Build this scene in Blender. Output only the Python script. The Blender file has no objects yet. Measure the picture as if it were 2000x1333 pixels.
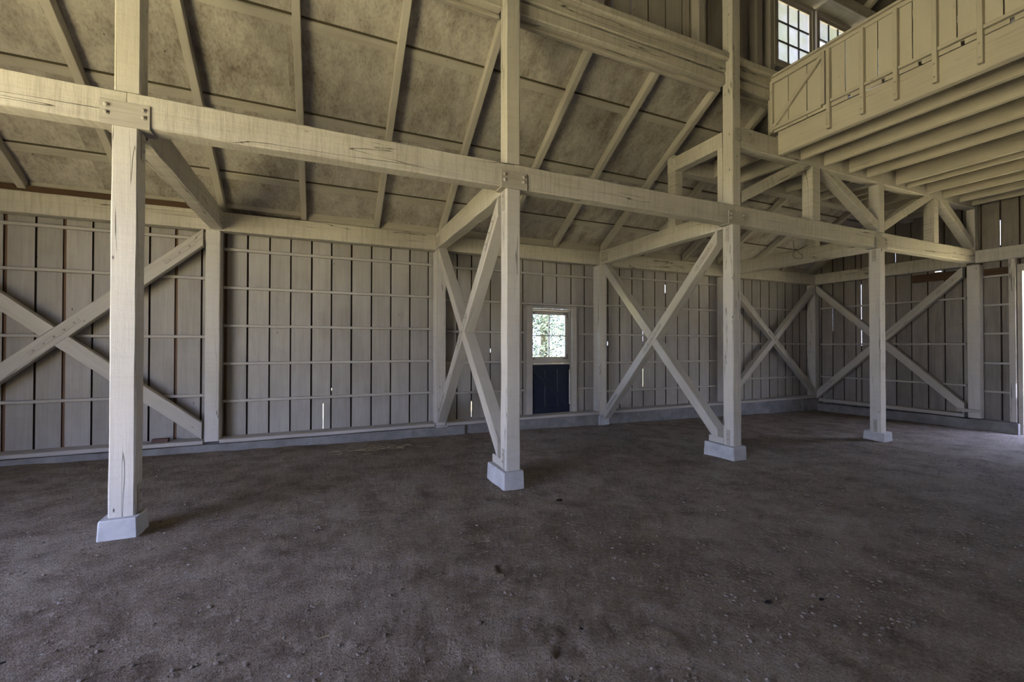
import bpy, bmesh, math, random
from mathutils import Vector, Matrix, noise
random.seed(7)
R = math.radians
SC = bpy.context.scene
COL = SC.collection

# ------------------------------------------------------------------ camera, sky, sun, exposure
FOC, YAW, PITCH, ROLL = 844.5, 23.7946, 0.5709, -0.0594      # focal length in pixels of a 2000 wide frame
cam = bpy.data.cameras.new('camera')
cam.sensor_fit = 'HORIZONTAL'
cam.sensor_width = 36.0
cam.lens = FOC * 36.0 / 2000.0
cam.clip_start = 0.05
cam.clip_end = 300
camo = bpy.data.objects.new('camera', cam)
COL.objects.link(camo)
camo.matrix_world = (Matrix.Translation((0, 0, 1.5)) @ Matrix.Rotation(-R(YAW), 4, 'Z')
                     @ Matrix.Rotation(R(90 + PITCH), 4, 'X') @ Matrix.Rotation(R(-ROLL), 4, 'Z'))
SC.camera = camo

w = bpy.data.worlds.new('sky')
SC.world = w
w.use_nodes = True
nt = w.node_tree
nt.nodes.clear()
o_ = nt.nodes.new('ShaderNodeOutputWorld')
b_ = nt.nodes.new('ShaderNodeBackground')
tc_ = nt.nodes.new('ShaderNodeTexCoord')
sx_ = nt.nodes.new('ShaderNodeSeparateXYZ')
rp_ = nt.nodes.new('ShaderNodeValToRGB')
nt.links.new(tc_.outputs['Generated'], sx_.inputs[0])
nt.links.new(sx_.outputs['Z'], rp_.inputs[0])
nt.links.new(rp_.outputs[0], b_.inputs[0])
nt.links.new(b_.outputs[0], o_.inputs[0])
rp_.color_ramp.elements[0].position = 0.0
rp_.color_ramp.elements[0].color = (0.66, 0.74, 1.0, 1)
rp_.color_ramp.elements[1].position = 0.8
rp_.color_ramp.elements[1].color = (0.42, 0.49, 1.0, 1)
b_.inputs[1].default_value = 1.45

sun = bpy.data.lights.new('sun', 'SUN')
sun.energy = 11.0
sun.angle = R(0.6)
sun.color = (1.0, 0.94, 0.80)
suno = bpy.data.objects.new('sun', sun)
COL.objects.link(suno)
suno.rotation_euler = Vector((-0.10, -0.62, 0.80)).to_track_quat('Z', 'Y').to_euler()   # from the near side, 50 deg up

SC.view_settings.view_transform = 'Standard'
SC.view_settings.look = 'None'
SC.view_settings.gamma = 1
SC.view_settings.use_curve_mapping = False
SC.view_settings.exposure = 3.6
SC.cycles.max_bounces = 10
SC.cycles.diffuse_bounces = 6
SC.cycles.glossy_bounces = 2
SC.cycles.transparent_max_bounces = 8
SC.cycles.sample_clamp_indirect = 6.0
SC.cycles.use_denoising = True

# ------------------------------------------------------------------ measures of the barn (metres)
XP = [-1.5309, 1.873, 5.4077, 9.1065]      # near corner of each post
PW, PD = 0.169, 0.171
YP = 4.40                                  # front of the post row
XE = 12.641                                # frame of the right end wall
YW = 7.638                                 # frame of the long wall
XL = -5.0                                  # left end wall
YN = -4.9                                  # near wall
ZB, ZT = 3.26, 3.533                       # main beam
ZPB, ZPT = 3.207, 3.490                    # beam on the long wall
SL = 0.63
def rz(y, off=0.0): return 3.55 + off + SL * (7.62 - y)         # underside of the aisle rafters
def fz(x, y): return -0.03 - 0.0165 * (x + 1.5) - 0.010 * (y - 4.4)

# daylight portals in the two open doorways
def portal(name, x, y0, y1, z0, z1, sgn):
    l = bpy.data.lights.new(name, 'AREA')
    l.shape = 'RECTANGLE'
    l.size = z1 - z0
    l.size_y = y1 - y0
    l.cycles.is_portal = True
    o = bpy.data.objects.new(name, l)
    COL.objects.link(o)
    o.location = (x, (y0 + y1) / 2, (z0 + z1) / 2)
    o.rotation_euler = Vector((-sgn, 0, 0)).to_track_quat('Z', 'Y').to_euler()
    M = Matrix(((0, 0, -sgn), (0, 1, 0), (1, 0, 0))) if sgn > 0 else Matrix(((0, 0, 1), (0, -1, 0), (1, 0, 0)))
    o.rotation_euler = M.to_euler()
LDOOR = (-1.1, 3.3, 3.45)       # y0, y1, top of the left doorway
RDOOR = (2.35, 3.82, 2.99)      # right doorway
portal('left_doorway_portal', XL - 0.12, LDOOR[0], LDOOR[1], -0.1, LDOOR[2], -1)
portal('right_doorway_portal', XE + 0.3, RDOOR[0], RDOOR[1], -0.35, RDOOR[2], 1)

# ------------------------------------------------------------------ materials
def nodes(name):
    m = bpy.data.materials.new(name)
    m.use_nodes = True
    t = m.node_tree
    t.nodes.clear()
    out = t.nodes.new('ShaderNodeOutputMaterial')
    bs = t.nodes.new('ShaderNodeBsdfPrincipled')
    t.links.new(bs.outputs[0], out.inputs[0])
    bs.inputs['Specular IOR Level'].default_value = 0.2
    return m, t, bs
def N(t, typ, **k):
    n = t.nodes.new(typ)
    for a, v in k.items():
        setattr(n, a, v)
    return n
def setin(n, **k):
    for a, v in k.items():
        n.inputs[a].default_value = v
def math_(t, op, a, b=None, clamp=False):
    n = N(t, 'ShaderNodeMath', operation=op, use_clamp=clamp)
    for i, v in enumerate((a, b)):
        if v is None: continue
        if isinstance(v, (int, float)): n.inputs[i].default_value = v
        else: t.links.new(v, n.inputs[i])
    return n.outputs[0]
def ramp(t, fac, stops):
    n = N(t, 'ShaderNodeValToRGB')
    e = n.color_ramp.elements
    while len(e) < len(stops): e.new(0.5)
    for i, (p, c) in enumerate(stops):
        e[i].position = p
        e[i].color = (c, c, c, 1) if isinstance(c, (int, float)) else (*c, 1)
    t.links.new(fac, n.inputs[0])
    return n.outputs[0]
def mixc(t, fac, a, b, mode='MIX'):
    n = N(t, 'ShaderNodeMix', data_type='RGBA', blend_type=mode)
    for i, v in ((0, fac), (6, a), (7, b)):
        if isinstance(v, (int, float)): n.inputs[i].default_value = v
        elif isinstance(v, tuple): n.inputs[i].default_value = (*v, 1)
        else: t.links.new(v, n.inputs[i])
    return n.outputs[2]
def noise_(t, vec, scale, detail=4, rough=0.6):
    n = N(t, 'ShaderNodeTexNoise')
    setin(n, Scale=scale, Detail=detail, Roughness=rough)
    t.links.new(vec, n.inputs['Vector'])
    return n.outputs['Fac']
def mapped(t, vec, sc, loc=None):
    n = N(t, 'ShaderNodeMapping')
    n.inputs['Scale'].default_value = sc
    t.links.new(vec, n.inputs['Vector'])
    if loc is not None: t.links.new(loc, n.inputs['Location'])
    return n.outputs[0]

def wood(name, base, dirt, grime=0.35, crack=0.0, axis=0, island=False, bump=0.5, spots=0.5, tone=0.0, kerf=0.0, many=0.0):
    """weathered paint over timber: grain runs along the object's own axis 0=x 1=y 2=z"""
    base = tuple(c * .82 for c in base)
    m, t, bs = nodes(name)
    tc = N(t, 'ShaderNodeTexCoord')
    if island:
        g = N(t, 'ShaderNodeNewGeometry')
        rnd = g.outputs['Random Per Island']
    else:
        oi = N(t, 'ShaderNodeObjectInfo')
        rnd = oi.outputs['Random']
    cmb = N(t, 'ShaderNodeCombineXYZ')
    for i, k in enumerate((37.0, 91.0, 53.0)):
        t.links.new(math_(t, 'MULTIPLY', rnd, k), cmb.inputs[i])
    ad = N(t, 'ShaderNodeVectorMath', operation='ADD')
    t.links.new(tc.outputs['Object'], ad.inputs[0])
    t.links.new(cmb.outputs[0], ad.inputs[1])
    v = ad.outputs[0]
    def st(a, c):
        s = [c, c, c]; s[axis] = a
        return mapped(t, v, s)
    grain = noise_(t, st(1.6, 42), 1.0, 5, 0.65)
    wide = noise_(t, st(0.8, 6.0), 1.0, 4, 0.6)
    blot = noise_(t, v, 1.3, 6, 0.65)
    fine = noise_(t, v, 38, 3, 0.6)
    d1 = ramp(t, blot, [(0.42, 0.0), (0.72, 1.0)])
    d2 = ramp(t, wide, [(0.40, 0.0), (0.75, 1.0)])
    d3 = ramp(t, grain, [(0.45, 0.0), (0.80, 1.0)])
    dd = math_(t, 'MULTIPLY', math_(t, 'ADD', math_(t, 'ADD', math_(t, 'MULTIPLY', d1, 0.5), math_(t, 'MULTIPLY', d2, 0.5)),
                                    math_(t, 'MULTIPLY', d3, 0.55)), grime, True)
    col = mixc(t, dd, base, dirt)
    if tone:
        col = mixc(t, 1.0, col, ramp(t, rnd, [(0.0, 1.0 - tone), (1.0, 1.0)]), 'MULTIPLY')
    # chips and knots
    vo = N(t, 'ShaderNodeTexVoronoi')
    setin(vo, Scale=1.0)
    t.links.new(st(3.2, 8.5), vo.inputs['Vector'])
    sp = ramp(t, vo.outputs['Distance'], [(0.035, 1.0), (0.075, 0.0)])
    sel = ramp(t, noise_(t, v, 2.3, 2, 0.5), [(0.52 - many, 0.0), (0.56 - many, 1.0)])
    spm = math_(t, 'MULTIPLY', math_(t, 'MULTIPLY', sp, sel), spots)
    col = mixc(t, spm, col, (0.045, 0.035, 0.028))
    height = math_(t, 'ADD', math_(t, 'MULTIPLY', grain, 0.7), math_(t, 'MULTIPLY', fine, 0.35))
    if kerf:
        kn = noise_(t, st(26, 2.2), 1.0, 4, 0.7)          # saw and adze marks and drips across the timber
        height = math_(t, 'ADD', height, math_(t, 'MULTIPLY', kn, kerf * 1.6))
        col = mixc(t, math_(t, 'MULTIPLY', ramp(t, kn, [(0.48, 0.0), (0.72, 1.0)]), kerf * 0.75), col, dirt)
    if crack:
        cn = noise_(t, st(0.16, 4.2), 1.0, 4, 0.5)
        ln = math_(t, 'ABSOLUTE', math_(t, 'SUBTRACT', cn, 0.5))
        cr = ramp(t, ln, [(0.0016, 1.0), (0.0040, 0.0)])
        msk = ramp(t, noise_(t, st(0.45, 3.0), 1.0, 2, 0.5), [(0.47, 0.0), (0.50, 1.0)])
        cm = math_(t, 'MULTIPLY', math_(t, 'MULTIPLY', cr, msk), crack)
        col = mixc(t, cm, col, (0.03, 0.022, 0.016))
        height = math_(t, 'SUBTRACT', height, math_(t, 'MULTIPLY', cm, 1.5))
    t.links.new(col, bs.inputs['Base Color'])
    bs.inputs['Roughness'].default_value = 0.78
    bp = N(t, 'ShaderNodeBump')
    setin(bp, Strength=bump, Distance=0.006)
    t.links.new(height, bp.inputs['Height'])
    t.links.new(bp.outputs[0], bs.inputs['Normal'])
    return m

CREAM, DIRT = (0.62, 0.59, 0.51), (0.24, 0.205, 0.16)
M_beam = wood('painted_beam', CREAM, DIRT, 0.42, crack=1.0, bump=0.75, kerf=0.6, many=.03)
M_post = wood('painted_post', (0.64, 0.61, 0.545), DIRT, 0.30, crack=0.8, bump=0.5, spots=0.9, many=.07, kerf=.2)
M_brace = wood('painted_brace', (0.57, 0.54, 0.47), DIRT, 0.42, crack=0.7, bump=0.4)
M_rafter = wood('painted_rafter', (0.55, 0.52, 0.45), DIRT, 0.45, crack=0.3, bump=0.4)
M_joist = wood('painted_joist', (0.60, 0.56, 0.46), DIRT, 0.38, crack=0.3, bump=0.35)
M_slat = wood('painted_slat', (0.54, 0.51, 0.455), DIRT, 0.45, bump=0.3)
M_rail = wood('painted_railing', (0.62, 0.58, 0.48), DIRT, 0.16, bump=0.12, spots=0.3, axis=2, island=True)
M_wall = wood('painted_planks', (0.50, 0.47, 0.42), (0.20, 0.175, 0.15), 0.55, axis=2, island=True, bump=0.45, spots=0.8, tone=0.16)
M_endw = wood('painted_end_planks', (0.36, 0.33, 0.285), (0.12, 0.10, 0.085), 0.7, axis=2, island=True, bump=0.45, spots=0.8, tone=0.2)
M_roof = wood('painted_roof_sheets', (0.62, 0.585, 0.515), (0.15, 0.12, 0.095), 0.92, axis=1, island=True, bump=0.6, spots=1.0, tone=0.14)
M_strip = wood('painted_strip', (0.52, 0.49, 0.425), DIRT, 0.55, bump=0.4)
M_edge = wood('bare_plank_edge', (0.10, 0.075, 0.05), (0.04, 0.03, 0.02), 0.5, axis=2, bump=0.2)
M_seam = wood('dark_seam', (0.10, 0.085, 0.05), (0.04, 0.033, 0.02), 0.5, bump=0.2)
M_rawb = wood('bare_strip_wood', (0.22, 0.135, 0.085), (0.09, 0.055, 0.035), 0.5, axis=2, bump=0.3)
M_raw = wood('bare_wood', (0.105, 0.062, 0.036), (0.045, 0.027, 0.016), 0.6, bump=0.4)
M_battenraw = wood('bare_batten', (0.050, 0.034, 0.024), (0.02, 0.014, 0.010), 0.6, axis=2, island=True, bump=0.3)
M_sash = wood('painted_sash', (0.40, 0.375, 0.34), DIRT, 0.4, axis=2, bump=0.2)
M_metal = wood('painted_iron', (0.52, 0.495, 0.43), (0.16, 0.11, 0.07), 0.55, bump=0.25)
M_muntin = wood('dark_muntin', (0.10, 0.10, 0.10), (0.04, 0.04, 0.04), 0.4, bump=0.1)
M_blue = wood('dark_blue_paint', (0.022, 0.030, 0.052), (0.012, 0.013, 0.018), 0.5, axis=2, bump=0.25, spots=0.2)

def simple(name, col, rough=0.8, bumpscale=None, var=0.3):
    m, t, bs = nodes(name)
    tc = N(t, 'ShaderNodeTexCoord')
    n = noise_(t, tc.outputs['Object'], bumpscale or 8, 5, 0.65)
    c = mixc(t, math_(t, 'MULTIPLY', n, var * 2, True), col, tuple(x * 0.45 for x in col))
    t.links.new(c, bs.inputs['Base Color'])
    bs.inputs['Roughness'].default_value = rough
    bp = N(t, 'ShaderNodeBump')
    setin(bp, Strength=0.5, Distance=0.006)
    t.links.new(n, bp.inputs['Height'])
    t.links.new(bp.outputs[0], bs.inputs['Normal'])
    return m
M_conc = simple('concrete', (0.58, 0.58, 0.57), 0.9, 7, 0.55)
M_curb = simple('old_concrete', (0.36, 0.35, 0.335), 0.9, 4, 0.8)
M_rust = simple('dark_iron', (0.06, 0.045, 0.035), 0.6, 30)
M_brick = simple('old_brick', (0.13, 0.085, 0.07), 0.9, 20)
M_clod = simple('dark_clod', (0.018, 0.014, 0.012), 0.95, 40)
M_straw = simple('straw', (0.30, 0.24, 0.15), 0.8, 30)
M_chip = simple('pale_chip', (0.46, 0.44, 0.42), 0.8, 30, 0.1)
M_peb = simple('pebble', (0.23, 0.195, 0.16), 0.9, 30)
M_out = simple('outside_ground', (0.45, 0.40, 0.215), 0.95, 2, 0.12)
M_bark = simple('bark', (0.10, 0.08, 0.06), 0.9, 12)

def leaf_mat():
    m, t, bs = nodes('leaf')
    oi = N(t, 'ShaderNodeNewGeometry')
    c = ramp(t, oi.outputs['Random Per Island'], [(0.0, (0.015, 0.022, 0.015)), (0.5, (0.045, 0.060, 0.040)), (1.0, (0.17, 0.20, 0.14))])
    t.links.new(c, bs.inputs['Base Color'])
    bs.inputs['Roughness'].default_value = 0.5
    return m
M_leaf = leaf_mat()

def glass_clear():
    m, t, bs = nodes('thin_clear_glass')
    tr = N(t, 'ShaderNodeBsdfTransparent')
    tr.inputs[0].default_value = (0.80, 0.86, 0.84, 1)
    mx = N(t, 'ShaderNodeMixShader')
    mx.inputs[0].default_value = 0.08
    t.links.new(tr.outputs[0], mx.inputs[1])
    t.links.new(bs.outputs[0], mx.inputs[2])
    bs.inputs['Roughness'].default_value = 0.1
    bs.inputs['Base Color'].default_value = (0.5, 0.5, 0.5, 1)
    t.links.new(mx.outputs[0], [n for n in t.nodes if n.type == 'OUTPUT_MATERIAL'][0].inputs[0])
    return m
M_glass = glass_clear()
def glass_dusty():
    m, t, bs = nodes('dusty_glass')
    tc = N(t, 'ShaderNodeTexCoord')
    nn = noise_(t, tc.outputs['Object'], 3.0, 5, 0.6)
    tl = N(t, 'ShaderNodeBsdfTranslucent')
    c = mixc(t, ramp(t, nn, [(0.4, 0.0), (0.75, 1.0)]), (0.27, 0.27, 0.26), (0.22, 0.23, 0.15))
    t.links.new(c, tl.inputs[0])
    tr = N(t, 'ShaderNodeBsdfTransparent')
    tr.inputs[0].default_value = (0.9, 0.93, 0.95, 1)
    mx = N(t, 'ShaderNodeMixShader')
    mx.inputs[0].default_value = 0.06
    t.links.new(tl.outputs[0], mx.inputs[1])
    t.links.new(tr.outputs[0], mx.inputs[2])
    t.links.new(mx.outputs[0], [n for n in t.nodes if n.type == 'OUTPUT_MATERIAL'][0].inputs[0])
    return m
M_dusty = glass_dusty()

def floor_mat():
    m, t, bs = nodes('trodden_dirt')
    tc = N(t, 'ShaderNodeTexCoord')
    v = tc.outputs['Object']
    big = noise_(t, v, 0.55, 5, 0.6)
    mid = noise_(t, v, 3.2, 6, 0.7)
    fine = noise_(t, v, 26, 6, 0.75)
    grit = noise_(t, v, 95, 3, 0.7)
    c = mixc(t, ramp(t, big, [(0.35, 0.0), (0.65, 1.0)]), (0.255, 0.205, 0.145), (0.37, 0.315, 0.245))
    c = mixc(t, math_(t, 'MULTIPLY', ramp(t, mid, [(0.36, 1.0), (0.58, 0.0)]), 0.7), c, (0.12, 0.085, 0.055))
    c = mixc(t, math_(t, 'MULTIPLY', ramp(t, fine, [(0.50, 0.0), (0.75, 1.0)]), 0.6), c, (0.55, 0.50, 0.44))
    c = mixc(t, math_(t, 'MULTIPLY', ramp(t, grit, [(0.30, 1.0), (0.48, 0.0)]), 0.75), c, (0.040, 0.032, 0.026))
    c = mixc(t, math_(t, 'MULTIPLY', ramp(t, grit, [(0.62, 0.0), (0.72, 1.0)]), 0.55), c, (0.42, 0.39, 0.36))
    # droppings and lime flecks in patches
    vo = N(t, 'ShaderNodeTexVoronoi')
    setin(vo, Scale=15.0)
    wob = N(t, 'ShaderNodeVectorMath', operation='ADD')
    nv = N(t, 'ShaderNodeTexNoise')
    setin(nv, Scale=30.0)
    t.links.new(v, nv.inputs['Vector'])
    scl = N(t, 'ShaderNodeVectorMath', operation='SCALE')
    scl.inputs['Scale'].default_value = 0.07
    t.links.new(nv.outputs['Color'], scl.inputs[0])
    t.links.new(v, wob.inputs[0]); t.links.new(scl.outputs[0], wob.inputs[1])
    t.links.new(wob.outputs[0], vo.inputs['Vector'])
    fl = ramp(t, vo.outputs['Distance'], [(0.07, 1.0), (0.13, 0.0)])
    patch = ramp(t, noise_(t, v, 0.8, 3, 0.6), [(0.52, 0.0), (0.60, 1.0)])
    sepc = N(t, 'ShaderNodeSeparateColor')
    t.links.new(vo.outputs['Color'], sepc.inputs[0])
    pick = ramp(t, sepc.outputs[0], [(0.80, 0.0), (0.82, 1.0)])
    fm = math_(t, 'MULTIPLY', math_(t, 'MULTIPLY', fl, patch), pick)
    c = mixc(t, fm, c, (0.50, 0.49, 0.48))
    t.links.new(c, bs.inputs['Base Color'])
    bs.inputs['Roughness'].default_value = 0.95
    bs.inputs['Specular IOR Level'].default_value = 0.1
    h = math_(t, 'ADD', math_(t, 'MULTIPLY', mid, 1.2), math_(t, 'ADD', math_(t, 'MULTIPLY', fine, 0.55), math_(t, 'MULTIPLY', grit, 0.35)))
    bp = N(t, 'ShaderNodeBump')
    setin(bp, Strength=1.0, Distance=0.06)
    t.links.new(h, bp.inputs['Height'])
    t.links.new(bp.outputs[0], bs.inputs['Normal'])
    return m
M_floor = floor_mat()

# ------------------------------------------------------------------ builders
def link(name, me, mat, M=Matrix(), parent=None):
    o = bpy.data.objects.new(name, me)
    COL.objects.link(o)
    if mat is not None and not me.materials: me.materials.append(mat)
    o.matrix_world = M
    if parent is not None:
        o.parent = parent
        o.matrix_parent_inverse = WM[parent.name].inverted()
        o.matrix_basis = M
    WM[o.name] = M.copy()
    return o
WM = {}
def tag(o, label, cat, group=None, kind='thing'):
    o['label'] = label; o['category'] = cat
    if group: o['group'] = group
    o['kind'] = kind
    return o
def struct(o, label=None):
    o['kind'] = 'structure'
    if label: o['label'] = label
    return o
def empty(name, loc):
    o = bpy.data.objects.new(name, None)
    COL.objects.link(o)
    o.location = loc
    WM[o.name] = Matrix.Translation(loc)
    o.matrix_world = WM[o.name]
    return o

def timber_mesh(p0, p1, w, h, up=Vector((0, 0, 1)), cut0=None, cut1=None, bev=0.006, wob=0.003, seg=0.35):
    """a sawn timber from p0 to p1; w across, h along up; ends optionally cut by planes given by their normals"""
    p0, p1 = Vector(p0), Vector(p1)
    ax = (p1 - p0); Ln = ax.length; ax.normalize()
    side = up.cross(ax)
    if side.length < 1e-4: side = Vector((1, 0, 0))
    side.normalize()
    u = ax.cross(side).normalized()
    M = Matrix((ax, side, u)).transposed().to_4x4()
    M.translation = p0
    Mi = M.inverted()
    c0 = Vector(cut0) if cut0 else ax
    c1 = Vector(cut1) if cut1 else ax
    b = min(bev, w * 0.2, h * 0.2)
    hw, hh = w / 2, h / 2
    ring = [(-hw + b, -hh), (hw - b, -hh), (hw, -hh + b), (hw, hh - b), (hw - b, hh), (-hw + b, hh), (-hw, hh - b), (-hw, -hh + b)]
    n = max(1, int(Ln / seg))
    bm = bmesh.new()
    rings = []
    off = Vector((random.random() * 50, random.random() * 50, 0))
    for i in range(n + 1):
        f = i / n
        rr = []
        for j, (a, c) in enumerate(ring):
            t0 = -((side * a + u * c).dot(c0)) / ax.dot(c0)
            t1 = Ln - ((side * a + u * c).dot(c1)) / ax.dot(c1)
            tt = t0 + (t1 - t0) * f
            q = noise.noise_vector(Vector((tt * 2.3, j * 3.1, 0)) + off) * wob if 0 < i < n else Vector((0, 0, 0))
            P = p0 + ax * tt + side * (a + q.y) + u * (c + q.z)
            rr.append(bm.verts.new(Mi @ P))
        rings.append(rr)
    for i in range(n):
        for j in range(8):
            k = (j + 1) % 8
            bm.faces.new((rings[i][j], rings[i + 1][j], rings[i + 1][k], rings[i][k]))
    bm.faces.new(rings[0]); bm.faces.new(list(reversed(rings[-1])))
    bmesh.ops.recalc_face_normals(bm, faces=bm.faces)
    me = bpy.data.meshes.new('timber')
    bm.to_mesh(me); bm.free()
    return me, M
def timber(name, p0, p1, w, h, mat, parent=None, **k):
    me, M = timber_mesh(p0, p1, w, h, **k)
    return link(name, me, mat, M, parent)
def box(name, x0, x1, y0, y1, z0, z1, mat, parent=None, **k):
    """axis aligned timber, its grain along the longest side"""
    dx, dy, dz = x1 - x0, y1 - y0, z1 - z0
    cx, cy, cz = (x0 + x1) / 2, (y0 + y1) / 2, (z0 + z1) / 2
    if dz >= dx and dz >= dy:
        return timber(name, (cx, cy, z0), (cx, cy, z1), dx, dy, mat, parent, up=Vector((0, 1, 0)), **k)
    if dx >= dy:
        return timber(name, (x0, cy, cz), (x1, cy, cz), dy, dz, mat, parent, **k)
    return timber(name, (cx, y0, cz), (cx, y1, cz), dx, dz, mat, parent, **k)
def boxes_mesh(lst, edge=None):
    bm = bmesh.new()
    for (x0, x1, y0, y1, z0, z1) in lst:
        v = [bm.verts.new((x, y, z)) for x in (x0, x1) for y in (y0, y1) for z in (z0, z1)]
        for q in ((0, 1, 3, 2), (4, 6, 7, 5), (0, 4, 5, 1), (2, 3, 7, 6), (0, 2, 6, 4), (1, 5, 7, 3)):
            bm.faces.new([v[i] for i in q])
    bmesh.ops.recalc_face_normals(bm, faces=bm.faces)
    if edge is not None:
        for f in bm.faces:
            if abs(f.normal[edge]) > .9: f.material_index = 1
    me = bpy.data.meshes.new('boards')
    bm.to_mesh(me); bm.free()
    return me
def boxes(name, lst, mat, parent=None, edge=None):
    o = link(name, boxes_mesh(lst, edge), mat, Matrix(), parent)
    if edge is not None: o.data.materials.append(M_edge)
    return o

def bolt_mesh():
    bm = bmesh.new()
    prof = [(0.0, 0.0), (0.017, 0.0), (0.017, 0.003), (0.011, 0.004), (0.010, 0.011), (0.006, 0.014), (0.0, 0.0145)]
    prev = None
    S = 10
    for r, z in prof:
        cur = [bm.verts.new((r * math.cos(2 * math.pi * i / S), r * math.sin(2 * math.pi * i / S), z)) for i in range(S)] if r else [bm.verts.new((0, 0, z))]
        if prev:
            for i in range(S):
                a = prev[i % len(prev)]; b = prev[(i + 1) % len(prev)]; c = cur[(i + 1) % len(cur)]; d = cur[i % len(cur)]
                vs = []
                for q in (a, b, c, d):
                    if q not in vs: vs.append(q)
                if len(vs) > 2: bm.faces.new(vs)
        prev = cur
    bmesh.ops.recalc_face_normals(bm, faces=bm.faces)
    me = bpy.data.meshes.new('bolt'); bm.to_mesh(me); bm.free()
    me.materials.append(M_metal)
    return me
BOLT = bolt_mesh()
def bolt(pos, nrm, parent, s=1.0):
    s *= 1.25
    q = Vector(nrm).to_track_quat('Z', 'Y').to_matrix().to_4x4()
    M = Matrix.Translation(pos) @ q @ Matrix.Scale(s, 4)
    return link('bolt', BOLT, None, M, parent)

def nth(i): return ['first', 'second', 'third', 'fourth', 'fifth', 'sixth', 'seventh', 'eighth', 'ninth', 'tenth', 'eleventh', 'twelfth', 'thirteenth', 'fourteenth', 'fifteenth', 'sixteenth', 'seventeenth', 'eighteenth'][i]
XW = (1, 0, 0); YWD = (0, 1, 0); ZW = (0, 0, 1)

# ------------------------------------------------------------------ structure: floor, walls, roof
def build_floor():
    xs, ys = [], []
    x = XL - 0.2
    while x < 13.3: xs.append(x); x += 0.045 if -3.2 < x < 4 else 0.09
    y = YN - 0.2
    while y < 8.05: ys.append(y); y += 0.045 if 1.0 < y < 4.5 else 0.10
    bm = bmesh.new()
    g = []
    prints = []
    rnd = random.Random(3)
    for _ in range(60):
        prints.append((0.9 + rnd.gauss(0.25, 0.30), 2.05 + rnd.gauss(0, 0.16)))
    for k in range(46):
        f = k / 46
        prints.append((-0.9 + f * 2.6 + rnd.gauss(0, .10), 2.15 + f * 0.9 + rnd.gauss(0, .10)))
    for k in range(40):
        f = k / 40
        prints.append((-1.7 + f * 1.5 + rnd.gauss(0, .12), 2.6 - f * .6 + rnd.gauss(0, .12)))
    for yy in ys:
        row = []
        for xx in xs:
            z = fz(xx, yy)
            z += 0.012 * noise.noise(Vector((xx * 1.1, yy * 1.1, 0))) + 0.011 * noise.noise(Vector((xx * 4, yy * 4, 3)))
            if 1.0 < yy < 5 and -4 < xx < 4:
                z += 0.009 * noise.noise(Vector((xx * 8, yy * 8, 3))) + 0.006 * noise.noise(Vector((xx * 17, yy * 17, 7)))
            row.append(bm.verts.new((xx, yy, z)))
        g.append(row)
    import bisect
    for (px, py) in prints:
        i0 = bisect.bisect(xs, px - .1); i1 = bisect.bisect(xs, px + .1)
        j0 = bisect.bisect(ys, py - .1); j1 = bisect.bisect(ys, py + .1)
        for j in range(j0, j1):
            for i in range(i0, i1):
                d = math.hypot(xs[i] - px, ys[j] - py)
                if d < .035: g[j][i].co.z -= 0.010 * (1 - d / .035)
                elif d < .075: g[j][i].co.z += 0.006 * (1 - abs(d - .05) / .025)
    for j in range(len(ys) - 1):
        for i in range(len(xs) - 1):
            bm.faces.new((g[j][i], g[j][i + 1], g[j + 1][i + 1], g[j + 1][i]))
    me = bpy.data.meshes.new('floor'); bm.to_mesh(me); bm.free()
    me.polygons.foreach_set('use_smooth', [True] * len(me.polygons))
    return link('floor', me, M_floor)
FLOOR = struct(build_floor(), 'brown trodden dirt floor of the barn')

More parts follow.
